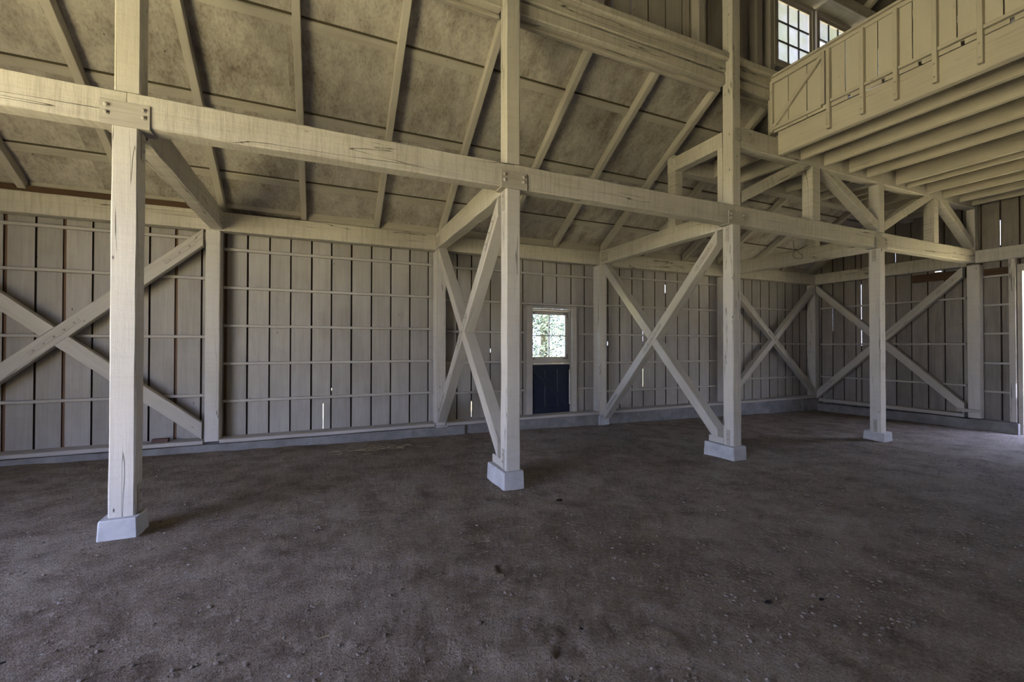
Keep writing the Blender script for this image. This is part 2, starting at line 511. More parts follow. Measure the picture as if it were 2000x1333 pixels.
# long wall (back): vertical planks with gaps, battens outside
gaps = [XL - .05, -4.75, -4.44, -4.13, -3.82, -3.519, -3.231, -2.93, -2.615, -2.296, -1.981, -1.665, -1.356, -1.064, -0.761, -0.461, -0.151, 0.154,
        0.47, 0.798, 1.128, 1.461, 1.796, 2.06, 2.347, 2.632, 3.021, 3.35, 3.72, 4.175, 4.502, 4.851, 5.185, 5.50, 5.80, 6.12, 6.464, 6.787,
        7.135, 7.461, 7.828, 8.189, 8.53, 8.87, 9.21, 9.52, 9.81, 10.11, 10.415, 10.752, 11.098, 11.431, 11.75, 12.054, 12.36, 12.66, 12.92]
YB0, YB1 = 7.90, 7.925
DX0, DX1, DZ = 3.915, 4.855, 2.26        # door opening
WIDE = (-3.82, -3.231, -1.981, -1.356)
def wall_back():
    rnd = random.Random(11)
    L, B = [], []
    slits = {0.154: [(0.735, 0.775)], -2.615: [(2.60, 2.86), (0.10, 0.28)], 2.632: [(0.12, 0.42)], 3.021: [(1.36, 1.43)], 6.787: [(0.55, 1.05), (1.6, 1.95)],
             8.189: [(0.35, 0.9), (1.9, 2.3)], 7.461: [(2.75, 2.95)], 10.415: [(0.2, 0.35), (2.5, 2.7)], 11.098: [(0.8, 1.6), (2.1, 2.5)], 1.128: [(0.60, 0.66)],
             11.75: [(0.3, 0.8)], 5.80: [(1.5, 1.58)], 3.35: [(2.9, 3.1)]}
    for a, b in zip(gaps[:-1], gaps[1:]):
        g0 = 0.010 + rnd.random() * 0.004; g1 = 0.010 + rnd.random() * 0.004
        y = YB0 + rnd.uniform(-.003, .003)
        zt = 3.62
        if a in WIDE: g0 = .020
        if b in WIDE: g1 = .020
        if a == -0.151:
            L.append((a + g0, .032, y, YB1, 0.06, .52)); L.append((.036, b - g1, y, YB1, 0.06, .52)); L.append((a + g0, b - g1, y, YB1, .52, zt))
        elif b < DX0 or a > DX1:
            L.append((a + g0, b - g1, y, YB1, 0.06, zt))
        else:
            L.append((a + g0, b - g1, y, YB1, DZ, zt))
            if a < DX0 - .02: L.append((a + g0, DX0, y, YB1, 0.06, DZ))
            if b > DX1 + .02: L.append((DX1, b - g1, y, YB1, 0.06, DZ))
    for a in gaps:
        z = 0.03 if not (DX0 < a < DX1) else DZ
        sl = sorted(slits.get(a, []))
        for s0, s1 in sl:
            B.append((a - .03, a + .03, YB1 + .001, YB1 + .02, z, s0)); z = s1
            B.append((a - .03, a + .007 + rnd.random() * .003, YB1 + .001, YB1 + .02, s0, s1))
        B.append((a - .03, a + .03, YB1 + .001, YB1 + .02, z, 3.6))
    RB = [(a - .045, a + .045, YB1 + .001, YB1 + .015, .05, 3.6) for a in WIDE]
    B = [q for q in B if not any(abs((q[0] + q[1]) / 2 - a) < .02 for a in WIDE)]
    wo = struct(boxes('wall_back', L, M_wall, None, 0), 'long back wall of whitewashed upright planks')
    bo = boxes('batten', B, M_battenraw, wo)
    bo['kind'] = 'stuff'
    for q in RB: boxes('bare_batten', [q], M_rawb, wo)
    # light-tight outer boarding is not there: chinks show the daylight
wall_back()

def planks_x(name, xa, ylist, z0, ztopf, mat, holes, sgn, rnd, slits={}):
    """an end wall of upright planks, face at x = xa, thickness away from the room (sgn)"""
    L, B = [], []
    for a, b in zip(ylist[:-1], ylist[1:]):
        g0 = 0.010 + rnd.random() * .004
        f = xa + rnd.uniform(-.003, .003)
        xs_ = (min(f, xa + sgn * .025), max(f, xa + sgn * .025))
        m = (a + b) / 2
        zt = ztopf(m)
        pieces = [(a + g0, b - g0, z0, zt)]
        for (h0, h1, hz0, hz1) in holes:
            new = []
            for (p0, p1, q0, q1) in pieces:
                if p1 <= h0 or p0 >= h1 or q1 <= hz0 or q0 >= hz1: new.append((p0, p1, q0, q1)); continue
                if p0 < h0: new.append((p0, h0, q0, q1))
                if p1 > h1: new.append((h1, p1, q0, q1))
                c0, c1 = max(p0, h0), min(p1, h1)
                if q0 < hz0: new.append((c0, c1, q0, hz0))
                if q1 > hz1: new.append((c0, c1, hz1, q1))
            pieces = new
        for (p0, p1, q0, q1) in pieces: L.append((xs_[0], xs_[1], p0, p1, q0, q1))
    for a in ylist:
        zt = ztopf(a) - .03
        for (s0, s1) in slits.get(a, []):
            B.append((min(xa + sgn * .026, xa + sgn * .045), max(xa + sgn * .026, xa + sgn * .045), a - .03, a + .0105, s0, s1))
        segs = [(z0, zt)]
        for (h0, h1, hz0, hz1) in holes:
            if h0 < a < h1:
                segs = [s for (q0, q1) in segs for s in ((q0, min(q1, hz0)), (max(q0, hz1), q1)) if s[1] > s[0] + .01]
        for (s0, s1) in slits.get(a, []):
            segs = [s for (q0, q1) in segs for s in ((q0, min(q1, s0)), (max(q0, s1), q1)) if s[1] > s[0] + .01]
        e = xa + sgn * .045; f = xa + sgn * .026
        for q0, q1 in segs: B.append((min(e, f), max(e, f), a - .03, a + .03, q0, q1))
    o = struct(boxes(name, L, mat, None, 1))
    b = boxes('batten', B, M_battenraw, o); b['kind'] = 'stuff'
    return o
def ztop(y):
    if y > 4.66: return rz(y, .27)
    return 7.62 + SL * (4.57 - abs(y)) if abs(y) < 4.57 else 7.6
ylR = [YN + .02 * 0 + i * .3 for i in range(0, 29)]
ylR = [v for v in ylR if v < 3.5] + [3.83, 4.10, 4.39, 4.69, 4.989, 5.286, 5.591, 5.896, 6.20, 6.42, 6.639, 6.769, 7.05, 7.331, 7.62, 7.90]
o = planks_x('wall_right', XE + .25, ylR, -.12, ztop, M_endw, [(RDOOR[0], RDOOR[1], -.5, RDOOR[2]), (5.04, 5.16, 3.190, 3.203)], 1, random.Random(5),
         {6.639: [(1.5, 3.1)], 5.896: [(3.55, 3.8)], 7.331: [(1.9, 2.6)], 5.286: [(3.52, 3.95)], 4.10: [(3.6, 4.12)], 6.42: [(1.2, 1.5)]})
o['label'] = 'right end wall of grey upright planks with an open doorway'
ylL = [YN + i * .305 for i in range(0, 43)]
ylL = [v for v in ylL if v < 7.92]
o = planks_x('wall_left', XL, ylL, -.1, ztop, M_wall, [(LDOOR[0], LDOOR[1], -.5, LDOOR[2])], -1, random.Random(6))
# near wall behind the camera
lst = []
x = XL
while x < 12.9:
    lst.append((x + .004, x + .304, YN - .025, YN, -.3, 7.6)); x += .308
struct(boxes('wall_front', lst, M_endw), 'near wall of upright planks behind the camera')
boxes('batten', [(XL + i * .308 - .03, XL + i * .308 + .03, YN - .045, YN - .026, -.3, 7.6) for i in range(59)], M_battenraw, bpy.data.objects['wall_front'])['kind'] = 'stuff'

# aisle roof sheets (underside painted), seams hidden by strips
def slope_boxes(lst, mat, name, parent=None, z0=lambda y: rz(y, .15), th=.03):
    bm = bmesh.new()
    for (x0, x1, y0, y1, dz0, dz1) in lst:
        v = [bm.verts.new((x, y, z0(y) + d)) for x in (x0, x1) for y in (y0, y1) for d in (dz0, dz1)]
        for q in ((0, 1, 3, 2), (4, 6, 7, 5), (0, 4, 5, 1), (2, 3, 7, 6), (0, 2, 6, 4), (1, 5, 7, 3)):
            bm.faces.new([v[i] for i in q])
    bmesh.ops.recalc_face_normals(bm, faces=bm.faces)
    me = bpy.data.meshes.new('sheets'); bm.to_mesh(me); bm.free()
    return link(name, me, mat, Matrix(), parent)
rows = [4.735, 5.34, 6.29, 7.23, 8.25]
lst = []
x = XL - .1
rnd = random.Random(8)
for j in range(4):
    x = XL - .1
    while x < 13.0:
        x2 = min(x + 2.36, 13.1)
        lst.append((x, x2 - .0, rows[j] + (.0), rows[j + 1] - .0, 0.0, .028)); x = x2
CEIL = struct(slope_boxes(lst, M_roof, 'ceiling'), 'sloping underside of the aisle roof, whitewashed sheets')
for yr in rows[1:4]:
    me_o = slope_boxes([(XL - .05, 13.05, yr - .02, yr + .058, -.026, -.001)], M_strip, 'batten', CEIL)
    slope_boxes([(XL - .05, 13.05, yr - .040, yr - .021, -.006, -.0005)], M_seam, 'seam', CEIL)
# main roof over the nave
def nz(y): return 7.55 + SL * (4.72 - abs(y))
lst = []
rws = [-5.1, -3.9, -2.6, -1.3, 0.0, 1.3, 2.6, 3.9, 5.1]
for j in range(8):
    lst.append((XL - .1, 13.1, rws[j], rws[j + 1], .0, .03))
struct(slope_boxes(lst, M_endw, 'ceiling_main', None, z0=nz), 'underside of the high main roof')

# clerestory wall planks over the post row, with window openings
WIN = [(6.66, 7.56, 6.06, 7.14), (7.73, 8.63, 6.06, 7.14), (8.80, 9.70, 6.06, 7.14)]
WHOLE = (6.60, 9.76, 6.0, 7.2)
lst = []
gl = [XL, -4.7]
gx = -4.7
while gx < 3.4: gx += .318; gl.append(round(gx, 3))
gl = [g for g in gl if g < 3.4] + [3.552, 3.869, 4.173, 4.49, 4.801, 4.951, 5.30, 5.62, 5.94, 6.26, 6.58, 6.9, 7.2, 7.5, 7.8, 8.1, 8.4, 8.7, 9.0, 9.3, 9.6, 9.9, 10.2, 10.5, 10.8, 11.1, 11.4, 11.7, 12.0, 12.3, 12.6, 12.88]
cb = []
for a, b in zip(gl[:-1], gl[1:]):
    g = .009 if (a in (3.552, 3.869) or b in (3.552, 3.869)) else .006
    if b < WHOLE[0] or a > WHOLE[1]: lst.append((a + g, b - g, 4.74, 4.765, 5.40, 7.6))
    else:
        lst.append((a + g, b - g, 4.74, 4.765, 5.40, WHOLE[2]))
        lst.append((a + g, b - g, 4.74, 4.765, WHOLE[3], 7.6))
        if a < WHOLE[0]: lst.append((a + g, WHOLE[0], 4.74, 4.765, WHOLE[2], WHOLE[3]))
        if b > WHOLE[1]: lst.append((WHOLE[1], b - g, 4.74, 4.765, WHOLE[2], WHOLE[3]))
for a in gl:
    if a in (3.552, 3.869):
        cb.append((a - .04, a - .012, 4.766, 4.785, 5.4, 7.55)); cb.append((a + .004, a + .03, 4.766, 4.785, 5.4, 7.55)); continue
    if WHOLE[0] < a < WHOLE[1]:
        cb.append((a - .03, a + .03, 4.766, 4.785, 5.4, WHOLE[2])); cb.append((a - .03, a + .03, 4.766, 4.785, WHOLE[3], 7.55))
    else: cb.append((a - .03, a + .03, 4.766, 4.785, 5.4, 7.55))
CW = struct(boxes('wall_upper', lst, M_wall, None, 0), 'high plank wall above the post row')
boxes('batten', cb, M_battenraw, CW)['kind'] = 'stuff'

# concrete kerbs and sills under the walls
kb = []
for i in range(24):
    a = XL + i * .74; b = a + .74
    if a > 12.9: break
    b = min(b, 12.9)
    kb.append((a, b, YW - .07 if not (2.3 < a < 12) else YW - .0, YB0 + .06, fz(a, YW) - .12, 0.04 + random.uniform(-.004, .004)))
tr = struct(boxes('trim_1', kb, M_curb), 'low concrete kerb under the long wall')
tr = struct(boxes('trim_2', [(XE - .05, XE + .3, 3.79 + i * .685, 3.79 + (i + 1) * .685, -.5, -.045 - .01 * i) for i in range(6)], M_curb), 'low concrete kerb under the right end wall')

# ground outside
bm = bmesh.new()
gx_ = [-60, XL - .12, 13.2, 60]; gy_ = [-60, YN - .1, 8.0, 70]
gv = [[bm.verts.new((x, y, -.42 if x > 0 else -.12)) for x in gx_] for y in gy_]
for j in range(3):
    for i in range(3):
        if i == 1 and j == 1: continue
        bm.faces.new((gv[j][i], gv[j][i + 1], gv[j + 1][i + 1], gv[j + 1][i]))
me = bpy.data.meshes.new('ground'); bm.to_mesh(me); bm.free()
struct(link('ground', me, M_out), 'sunlit bare ground outside')

# ------------------------------------------------------------------ the post row
ordn = ['near left', 'second', 'third', 'far']
LBL = ['big post nearest of all, left of centre', 'second post from the left, carrying a crossed brace', 'third post from the left, beside the loft', 'farthest free-standing post before the end wall']
NM = ['the near left post', 'the second post', 'the third post', 'the farthest post']
base_top = [.135, .108, .048, -.052]
bsz = [(-1.572, -1.328, 4.345, 4.585), (1.825, 2.068, 4.355, 4.86), (5.352, 5.618, 4.355, 4.87), (9.12, 9.395, 4.365, 4.68)]
def footing(x0, x1, y0, y1, zt, label, splay=.006):
    bm = bmesh.new()
    z0 = fz((x0 + x1) / 2, (y0 + y1) / 2) - .12
    zz = [z0, fz(x0, y0) + .01, zt - .012, zt]
    rr = []
    for k, z in enumerate(zz):
        s = splay if k < 2 else 0
        if k == 3: s = -.005
        c = .012
        pts = [(x0 - s + c, y0 - s), (x1 + s - c, y0 - s), (x1 + s, y0 - s + c), (x1 + s, y1 + s - c), (x1 + s - c, y1 + s), (x0 - s + c, y1 + s), (x0 - s, y1 + s - c), (x0 - s, y0 - s + c)]
        rr.append([bm.verts.new((x + random.uniform(-.002, .002), y + random.uniform(-.002, .002), z)) for x, y in pts])
    for a, b in zip(rr[:-1], rr[1:]):
        for j in range(8): bm.faces.new((a[j], a[(j + 1) % 8], b[(j + 1) % 8], b[j]))
    bm.faces.new(rr[-1]); bm.faces.new(list(reversed(rr[0])))
    bmesh.ops.recalc_face_normals(bm, faces=bm.faces)
    me = bpy.data.meshes.new('footing'); bm.to_mesh(me); bm.free()
    return tag(link('concrete_footing', me, M_conc), label, 'footing', 'concrete footings under the posts')
for k, X in enumerate(XP):
    footing(*bsz[k], base_top[k], 'pale concrete block footing under ' + NM[k])
    p = box('timber_post', X, X + PW, YP, YP + PD, base_top[k], ZB, M_post, bev=.010, wob=.005, seg=.22)
    tag(p, 'whitewashed square timber ' + LBL[k], 'post', 'posts of the main row')
    # joint plate on the face of the beam, with four bolts
    PL = [(-1.600, -1.285), (1.806, 2.118), (5.322, 5.660), (9.008, 9.330)][k]
    pl = box('joint_plate', PL[0], PL[1], YP - .014, YP - .0005, 3.245, 3.440, M_metal, p, bev=.002, wob=0)
    for bx in (PL[0] + .04, PL[1] - .04):
        for bz in (3.395, 3.335): bolt((bx, YP - .014, bz), (0, -1, 0), pl)
    # wrap under the beam
    box('joint_plate', PL[0], X - .002, YP - .01, YP + PD, 3.247, 3.2585, M_metal, p, bev=.002, wob=0)
    box('joint_plate', X + PW + .002, PL[1], YP - .01, YP + PD, 3.247, 3.2585, M_metal, p, bev=.002, wob=0)
    # side straps near head and foot
    sx = X + PW if k == 0 else X
    sg = 1 if k == 0 else -1
    zf = base_top[k]
    for (za, zb_) in ((3.02, 3.24), (zf + .005, zf + .23)):
        a = sx + (.001 if sg > 0 else -.008)
        sp = box('side_strap', a, a + .007, YP + .055, YP + .115, za, zb_, M_metal, p, bev=.001, wob=0)
        for bz in ((za + zb_) / 2 + .05, (za + zb_) / 2 - .03): bolt((sx + sg * .008, YP + .085, bz), (sg, 0, 0), sp, .8)
    # post above the beam
    xo = [.012, -.004, .006, 0.0][k]
    ztp = 4.397 if k == 3 else 7.25
    u = box('upper_post', X + xo, X + xo + PW, YP, YP + PD, ZT, ztp, M_post, bev=.010, wob=.004, seg=.3)
    tag(u, 'whitewashed upper post rising above the main beam over ' + NM[k], 'post', 'upper posts of the main row')
    if k == 2:
        box('backing_block', X, X + PW, YP + PD + .001, YP + PD + .09, ZT, 4.43, M_post, u)
        pl2 = box('joint_plate', X + .05, X + PW - .001, YP - .010, YP - .001, 4.47, 4.66, M_metal, u, bev=.002, wob=0)
        for q in (4.51, 4.61): bolt((X + .13, YP - .010, q), (0, -1, 0), pl2)

# main beams, one length per bay
ends = [XL + .02] + [x + PW * .55 for x in XP] + [XE]
ML = ['leftmost length of the heavy main beam, running left from the near left post', 'heavy cracked horizontal beam between the near left post and the second post',
      'heavy horizontal beam between the second and third posts', 'heavy horizontal beam between the third and farthest posts',
      'heavy horizontal beam from the farthest post to the end wall']
for i in range(5):
    a, b = ends[i] + .0015, ends[i + 1] - .0015
    o = box('main_beam', a, b, YP + .001, YP + PD, ZB, ZT, M_beam, bev=.012, wob=.008, seg=.16)
    tag(o, ML[i], 'beam', 'main beam lengths on the post row')

# ------------------------------------------------------------------ long wall frame: columns, beam lengths, girts
XCOL = [-1.567, 1.880, 5.391, 9.10, XE - .01]
WL = ['at the right foot of the big wall brace', 'behind the second post', 'right of the small blue door', 'hidden mostly behind the third post', 'in the far corner of the two walls']
for i, X in enumerate(XCOL):
    z0 = [.075, .06, .02, 0.0, -.05][i]
    o = box('wall_post', X, X + .181, YW, YW + .23, z0, ZPB, M_post, bev=.008, wob=.003)
    tag(o, 'square post in the long wall, ' + WL[i], 'post', 'posts of the long wall')
    if i < 4:
        st = box('side_strap', X + .06, X + .12, YW - .007, YW - .001, 2.95, 3.17, M_metal, o, bev=.001, wob=0) if i in (1,) else None
    if i in (1, 2):
        footing(X - .02, X + .21, YW - .06, YW + .1, z0 - .002, 'low concrete footing under the wall post ' + WL[i])
cuts = [XL + .02] + [XCOL[i] + .09 for i in range(4)] + [XE + .2]
WB = ['above the braced bay at far left', 'above the open slatted bay', 'above the small blue door', 'behind the third post', 'running into the far corner']
for i in range(5):
    o = box('eave_beam', cuts[i] + .002, cuts[i + 1] - .002, YW, YW + .18, ZPB + .001, ZPT, M_beam, bev=.008, wob=.005, seg=.2)
    tag(o, 'heavy beam topping the long wall ' + WB[i], 'beam', 'beam lengths along the long wall')
# bare filler board over the beam in the left bay
tag(box('filler_board', XL + .05, -1.50, YW + .02, YW + .05, ZPT + .001, 3.575, M_raw), 'dark bare wood board lying on top of the wall beam at far left', 'board')

RX = [-4.70, -3.60, -2.50, -1.41, -.31, .82, 1.94, 3.17, 4.31, 5.46, 6.62, 7.78, 8.94, 10.10, 11.26, 12.42]
RW = .085
# frieze boards between the rafters
anch = ['far left', 'left of the near post'] 
for i in range(len(RX) - 1):
    a, b = RX[i] + RW + .002, RX[i + 1] - .002
    o = box('blocking_board', a, b, YW + .075, YW + .10, ZPT + .002 if i > 3 else 3.577, rz(YW + .06, .14), M_strip, bev=.002)
    tag(o, 'short board above the wall beam, right of the %s roof rafter' % nth(i), 'board', 'blocking boards above the wall beam')

# rafters
RAFL = {2: 'crossing behind the near left post from upper left', 3: 'ending at the wall post left of the open bay', 4: 'nearly upright, first one right of the near post',
        5: 'leaning slightly, second one right of the near post', 6: 'ending beside the second wall post', 7: 'just right of the second post', 8: 'second one right of the second post', 9: 'meeting the third post from the left'}
for i, X in enumerate(RX):
    y0, y1 = 7.70, 4.67
    zc = .0742
    h = .148 * math.cos(math.atan(SL))
    o = timber('rafter', (X + RW / 2, y0, rz(y0) + zc), (X + RW / 2, y1, rz(y1) + zc), RW, h, M_rafter, cut0=(0, 1, 0), cut1=(0, 1, 0), bev=.005, wob=.003)
    lb = RAFL.get(i)
    if i == 0: bpy.data.objects.remove(o); continue
    if lb is None: lb = 'at the extreme left edge' if i < 2 else 'of the aisle, %s one past the third post' % nth(i - 10)
    tag(o, 'sloping whitewashed roof rafter ' + lb, 'rafter', 'aisle roof rafters')
    y2 = 0.03
    if i < 9: continue
    o = timber('rafter', (X + RW / 2, 4.72, nz(4.72) - .075), (X + RW / 2, y2, nz(y2) - .075), RW, .125, M_rafter, cut0=(0, 1, 0), cut1=(0, 1, 0), seg=1.5)
    tag(o, 'rafter of the high roof above the loft, %s right of the third post' % nth(i - 9), 'rafter', 'main roof rafters')

# beams and sill under the high plank wall, between the posts
segs = [(XL + .03, XP[0] + .005, 'left of the near post'), (XP[0] + PW + .02, XP[1] - .01, 'between the near and second posts'), (XP[1] + PW + .002, XP[2] + .0, 'between the second and third posts'),
        (XP[2] + PW + .012, XE + .2, 'right of the third post')]
for a, b, lb in segs:
    tag(box('wall_girder', a, b, YP + .10, YP + .27, 5.515, 5.655, M_beam, bev=.008, wob=.006), 'upper of two stacked high beams ' + lb, 'beam', 'high beams over the post row')
    tag(box('wall_girder', a, b, YP + .11, YP + .26, 5.34, 5.49, M_beam, bev=.008, wob=.004), 'lower of two stacked high beams ' + lb, 'beam', 'high beams over the post row')
    tag(box('sill_beam', a, b, YP + .04, YP + .30, 5.661, 5.78, M_beam, bev=.03, wob=.008, seg=.12), 'thick rounded sill under the high plank wall ' + lb, 'beam', 'high sills over the post row')
    tag(box('ledger_board', a, b, YP + .20, YP + .265, 5.285, 5.338, M_strip, bev=.012, wob=.008, seg=.12), 'rough strip under the stacked high beams ' + lb, 'board', 'rough ledger strips')
# top plate
tag(box('top_plate', XL + .03, XE + .2, YP - .02, YP + .24, 7.251, 7.45, M_beam), 'long beam carrying the high main roof above the windows', 'beam')
# studs of the high wall
for X, wd, lb in ((4.96, .15, 'between the second and third posts'), (6.18, .16, 'first one right of the third post'), (6.49, .14, 'beside the left high window'), (3.2, .14, 'above the second post')):
    tag(box('wall_stud', X, X + wd, YP + .19, YP + .335, 5.781, 7.25, M_sash, bev=.02), 'upright stud on the high wall ' + lb, 'stud', 'studs of the high wall')

# high windows
def window(n, x0, x1, z0, z1):
    y = 4.60
    W = struct(link('window_%d' % n, boxes_mesh([(x0, x0 + .055, y, y + .05, z0, z1), (x1 - .055, x1, y, y + .05, z0, z1), (x0 + .055, x1 - .055, y, y + .05, z0, z0 + .06),
                                                 (x0 + .055, x1 - .055, y, y + .05, z1 - .06, z1)]), M_sash), 'high small-paned window %s' % ('left one' if n == 1 else 'next to the left one' if n == 2 else 'hidden behind the railing'))
    gx0, gx1, gz0, gz1 = x0 + .055, x1 - .055, z0 + .06, z1 - .06
    m = []
    for i in (1, 2):
        xx = gx0 + (gx1 - gx0) * i / 3
        m.append((xx - .012, xx + .012, y + .008, y + .035, gz0, gz1))
        zz = gz0 + (gz1 - gz0) * i / 3
        m.append((gx0, gx1, y + .009, y + .034, zz - .012, zz + .012))
    boxes('muntin', m, M_muntin, W)
    for i in range(3):
        for j in range(3):
            if n == 2 and (i, j) in ((0, 1),): continue
            a = gx0 + (gx1 - gx0) * i / 3; b = gx0 + (gx1 - gx0) * (i + 1) / 3
            c = gz0 + (gz1 - gz0) * j / 3; d = gz0 + (gz1 - gz0) * (j + 1) / 3
            boxes('pane', [(a + .012, b - .012, y + .02, y + .024, c + .012, d - .012)], M_dusty, W)
    # frame around
    boxes('window_frame', [(x0 - .06, x0 - .004, y - .02, y + .13, z0 - .06, z1 + .06), (x1 + .004, x1 + .06, y - .02, y + .13, z0 - .06, z1 + .06),
                           (x0 - .004, x1 + .004, y - .02, y + .13, z0 - .07, z0 - .004), (x0 - .004, x1 + .004, y - .02, y + .13, z1 + .004, z1 + .07)], M_sash, W)
for i, wn in enumerate(WIN): window(i + 1, *wn)
# reddish board seen through the missing pane
tag(box('outside_board', 7.76, 8.1, 4.95, 4.98, 5.6, 6.72, M_brick), 'reddish brown board standing outside the missing window pane', 'board')

# tie beams from each post to the long wall
TL = ['from the head of the near left post to the wall', 'behind the second post, above the crossed brace', 'behind the third post, above the crossed brace', 'behind the farthest post, with a loop of wire on it']
for k, X in enumerate(XP):
    xa = [X + .012, X + .0, X + .0, X][k]
    o = box('tie_beam', xa, xa + PW, YP + PD + .001, YW - .002, 3.222, 3.505, M_beam, bev=.010, wob=.008, seg=.16)
    tag(o, 'heavy cross beam ' + TL[k], 'beam', 'cross beams of the aisle')
    if k < 3:
        sp = box('side_strap', xa - .007 if k else xa + PW + .001, xa - .001 if k else xa + PW + .007, YW - .28, YW - .06, 3.26, 3.42, M_metal, o, bev=.001, wob=0)
        sgn = -1 if k else 1
        for q in (3.30, 3.38): bolt((xa - .007 if k else xa + PW + .007, YW - .12, q), (sgn, 0, 0), sp, .8)

# ------------------------------------------------------------------ crossed braces
def xbrace(A0, A1, B0, B1, w, d, up, face, lblA, lblB, mat, strap=True, n0=None, n1=None):
    """A is continuous, B is halved into two at the crossing. up = direction across the wall plane"""
    A0, A1, B0, B1 = map(Vector, (A0, A1, B0, B1))
    o = timber('diagonal_brace', A0, A1, w, d, mat, up=up, cut0=n0, cut1=n1, bev=.007, wob=.004, seg=.2)
    tag(o, lblA, 'brace', 'diagonal braces')
    f = Vector(face)
    mid = (A0 + A1) / 2
    # crossing point in the plane
    dA = (A1 - A0); dB = (B1 - B0)
    ax = max(range(3), key=lambda i: abs(up[i]))
    i1, i2 = [i for i in range(3) if i != ax]
    den = dA[i1] * dB[i2] - dA[i2] * dB[i1]
    s = ((B0[i1] - A0[i1]) * dB[i2] - (B0[i2] - A0[i2]) * dB[i1]) / den
    C = A0 + dA * s
    dAn, dBn = dA.normalized(), dB.normalized()
    nA = f.cross(dAn).normalized()          # in-plane normal of A
    t = (w / 2 + .001) / abs(nA.dot(dBn))
    tB = (C - B0).dot(dBn)
    b = timber('diagonal_brace', B0, B0 + dBn * (tB - t), w, d, mat, up=up, cut0=n0, cut1=tuple(nA), bev=.007, wob=.004, seg=.2)
    c = timber('diagonal_brace', B0 + dBn * (tB + t), B1, w, d, mat, up=up, cut0=tuple(nA), cut1=n1, bev=.007, wob=.004, seg=.2)
    tag(b, lblB[0], 'brace', 'diagonal braces'); tag(c, lblB[1], 'brace', 'diagonal braces')
    if strap:
        fp = f * (d / 2 + .0045)
        for (q0, q1) in ((C - dAn * .34, C + dAn * .34), (A1 - dAn * .62, A1 - dAn * .14), (A0 + dAn * .14, A0 + dAn * .62)):
            st = timber('brace_strap', q0 + fp, q1 + fp, .055, .006, M_metal, o, up=f, bev=.001, wob=0)
            Ls = (q1 - q0).length; nb = 5 if Ls > .6 else 3
            for i in range(nb):
                bolt(q0 + dAn * (Ls * (i + .5) / nb) + fp + f * .003, f, st, .8)
    return o
Yv = Vector((0, 1, 0)); Xv = Vector((1, 0, 0))
# transverse braces, behind posts 2 and 3 (plane x = const)
for k, (zl, zr) in ((1, (.30, .30)), (2, (.13, .16))):
    X = XP[k] + PW / 2
    xbrace((X, YW - .12 - .02, zl - .05), (X, YP + PD + .10, 3.14), (X, YP + PD + .10, zr - .02), (X, YW - .14, 3.12), .155, PW - .01, Xv, (-1, 0, 0),
           'long diagonal timber rising from the wall foot to ' + NM[k],
           ('lower half diagonal from the foot of %s up to the crossing' % NM[k], 'upper half diagonal behind %s, rising to the wall' % NM[k]), M_brace, n0=(0, 1, .0), n1=(0, 1, 0))
    # foot blocks
    o = box('foot_block', XP[k] + .004, XP[k] + PW - .004, YP + PD + .001, YP + PD + .26, base_top[k] + .002, base_top[k] + [0, .10, .10][k], M_brace)
    tag(o, 'short painted block between the brace foot and ' + NM[k], 'block', 'brace foot blocks')
# wall braces, plane y = const
d = .12
yc = YW + d / 2 + .0
xbrace((-4.85, yc, .12), (-1.60, yc, 3.09), (-4.95, yc, 3.08), (-1.60, yc, .235), .185, d, Yv, (0, -1, 0),
       'long diagonal brace at far left rising to the first wall post',
       ('upper left half of the crossing wall brace at far left', 'lower half of the far left wall brace, ending at the first wall post foot'), M_brace, n0=(1, 0, 0), n1=(1, 0, 0))
xbrace((9.30, yc, 3.10), (XE - .02, yc, .21), (9.30, yc, .22), (XE - .02, yc, 3.08), .15, d, Yv, (0, -1, 0),
       'diagonal wall brace falling right into the far corner', ('lower half of the rising wall brace left of the far corner', 'upper half of the wall brace rising to the far corner'), M_brace, n0=(1, 0, 0), n1=(1, 0, 0))
xc = XE + d / 2
xbrace((xc, YW - .02, .14), (xc, YP + PD + .03, 3.10), (xc, YP + PD + .02, .15), (xc, YW - .02, 3.08), .165, d, Xv, (-1, 0, 0),
       'diagonal brace on the end wall rising right from the far corner floor', ('lower half of the end wall brace falling to the foot of its right post', 'upper half of the end wall brace starting high in the far corner'), M_brace, n0=(0, 1, 0), n1=(0, 1, 0))

# ------------------------------------------------------------------ thin horizontal girts
def girt_x(x0, x1, z, lb):
    tag(box('girt', x0, x1, YB0 - .065, YB0 - .002, z - .021, z + .021, M_slat, bev=.010, wob=.003), 'thin slat ' + lb, 'slat', 'thin slats on the plank walls')
ordz = ['lowest', 'second from the floor', 'third from the floor', 'fourth from the floor', 'topmost']
for z, nme in zip((.740, 1.624, 2.51, 3.106), ('lowest', 'second from the floor', 'third from the floor', 'topmost')):
    girt_x(XL + .05, -1.58, z, 'behind the big brace in the far left bay, ' + nme)
for z, nme in zip((.636, 1.214, 1.798, 2.385, 2.975), ordz):
    girt_x(-1.375, 1.85, z, 'in the open bay left of the second wall post, ' + nme)
for z, nme in zip((.60, 1.17, 1.757), ordz):
    girt_x(2.08, 3.73, z, 'behind the second post, left of the blue door, ' + nme)
    girt_x(5.02, 5.375, z - .02, 'short, just right of the blue door, ' + nme)
girt_x(2.08, 5.375, 2.345, 'running just over the blue door'); girt_x(2.08, 5.375, 2.96, 'high above the blue door')
for z, nme in zip((.49, 1.117, 1.736, 2.379, 3.02), ordz):
    girt_x(5.59, 9.08, z, 'of the bay between the second and third posts, ' + nme)
for z, nme in zip((.627, 1.547, 2.483), ('lowest', 'middle', 'topmost')):
    girt_x(9.30, XE - .03, z, 'behind the crossed wall brace near the corner, ' + nme)
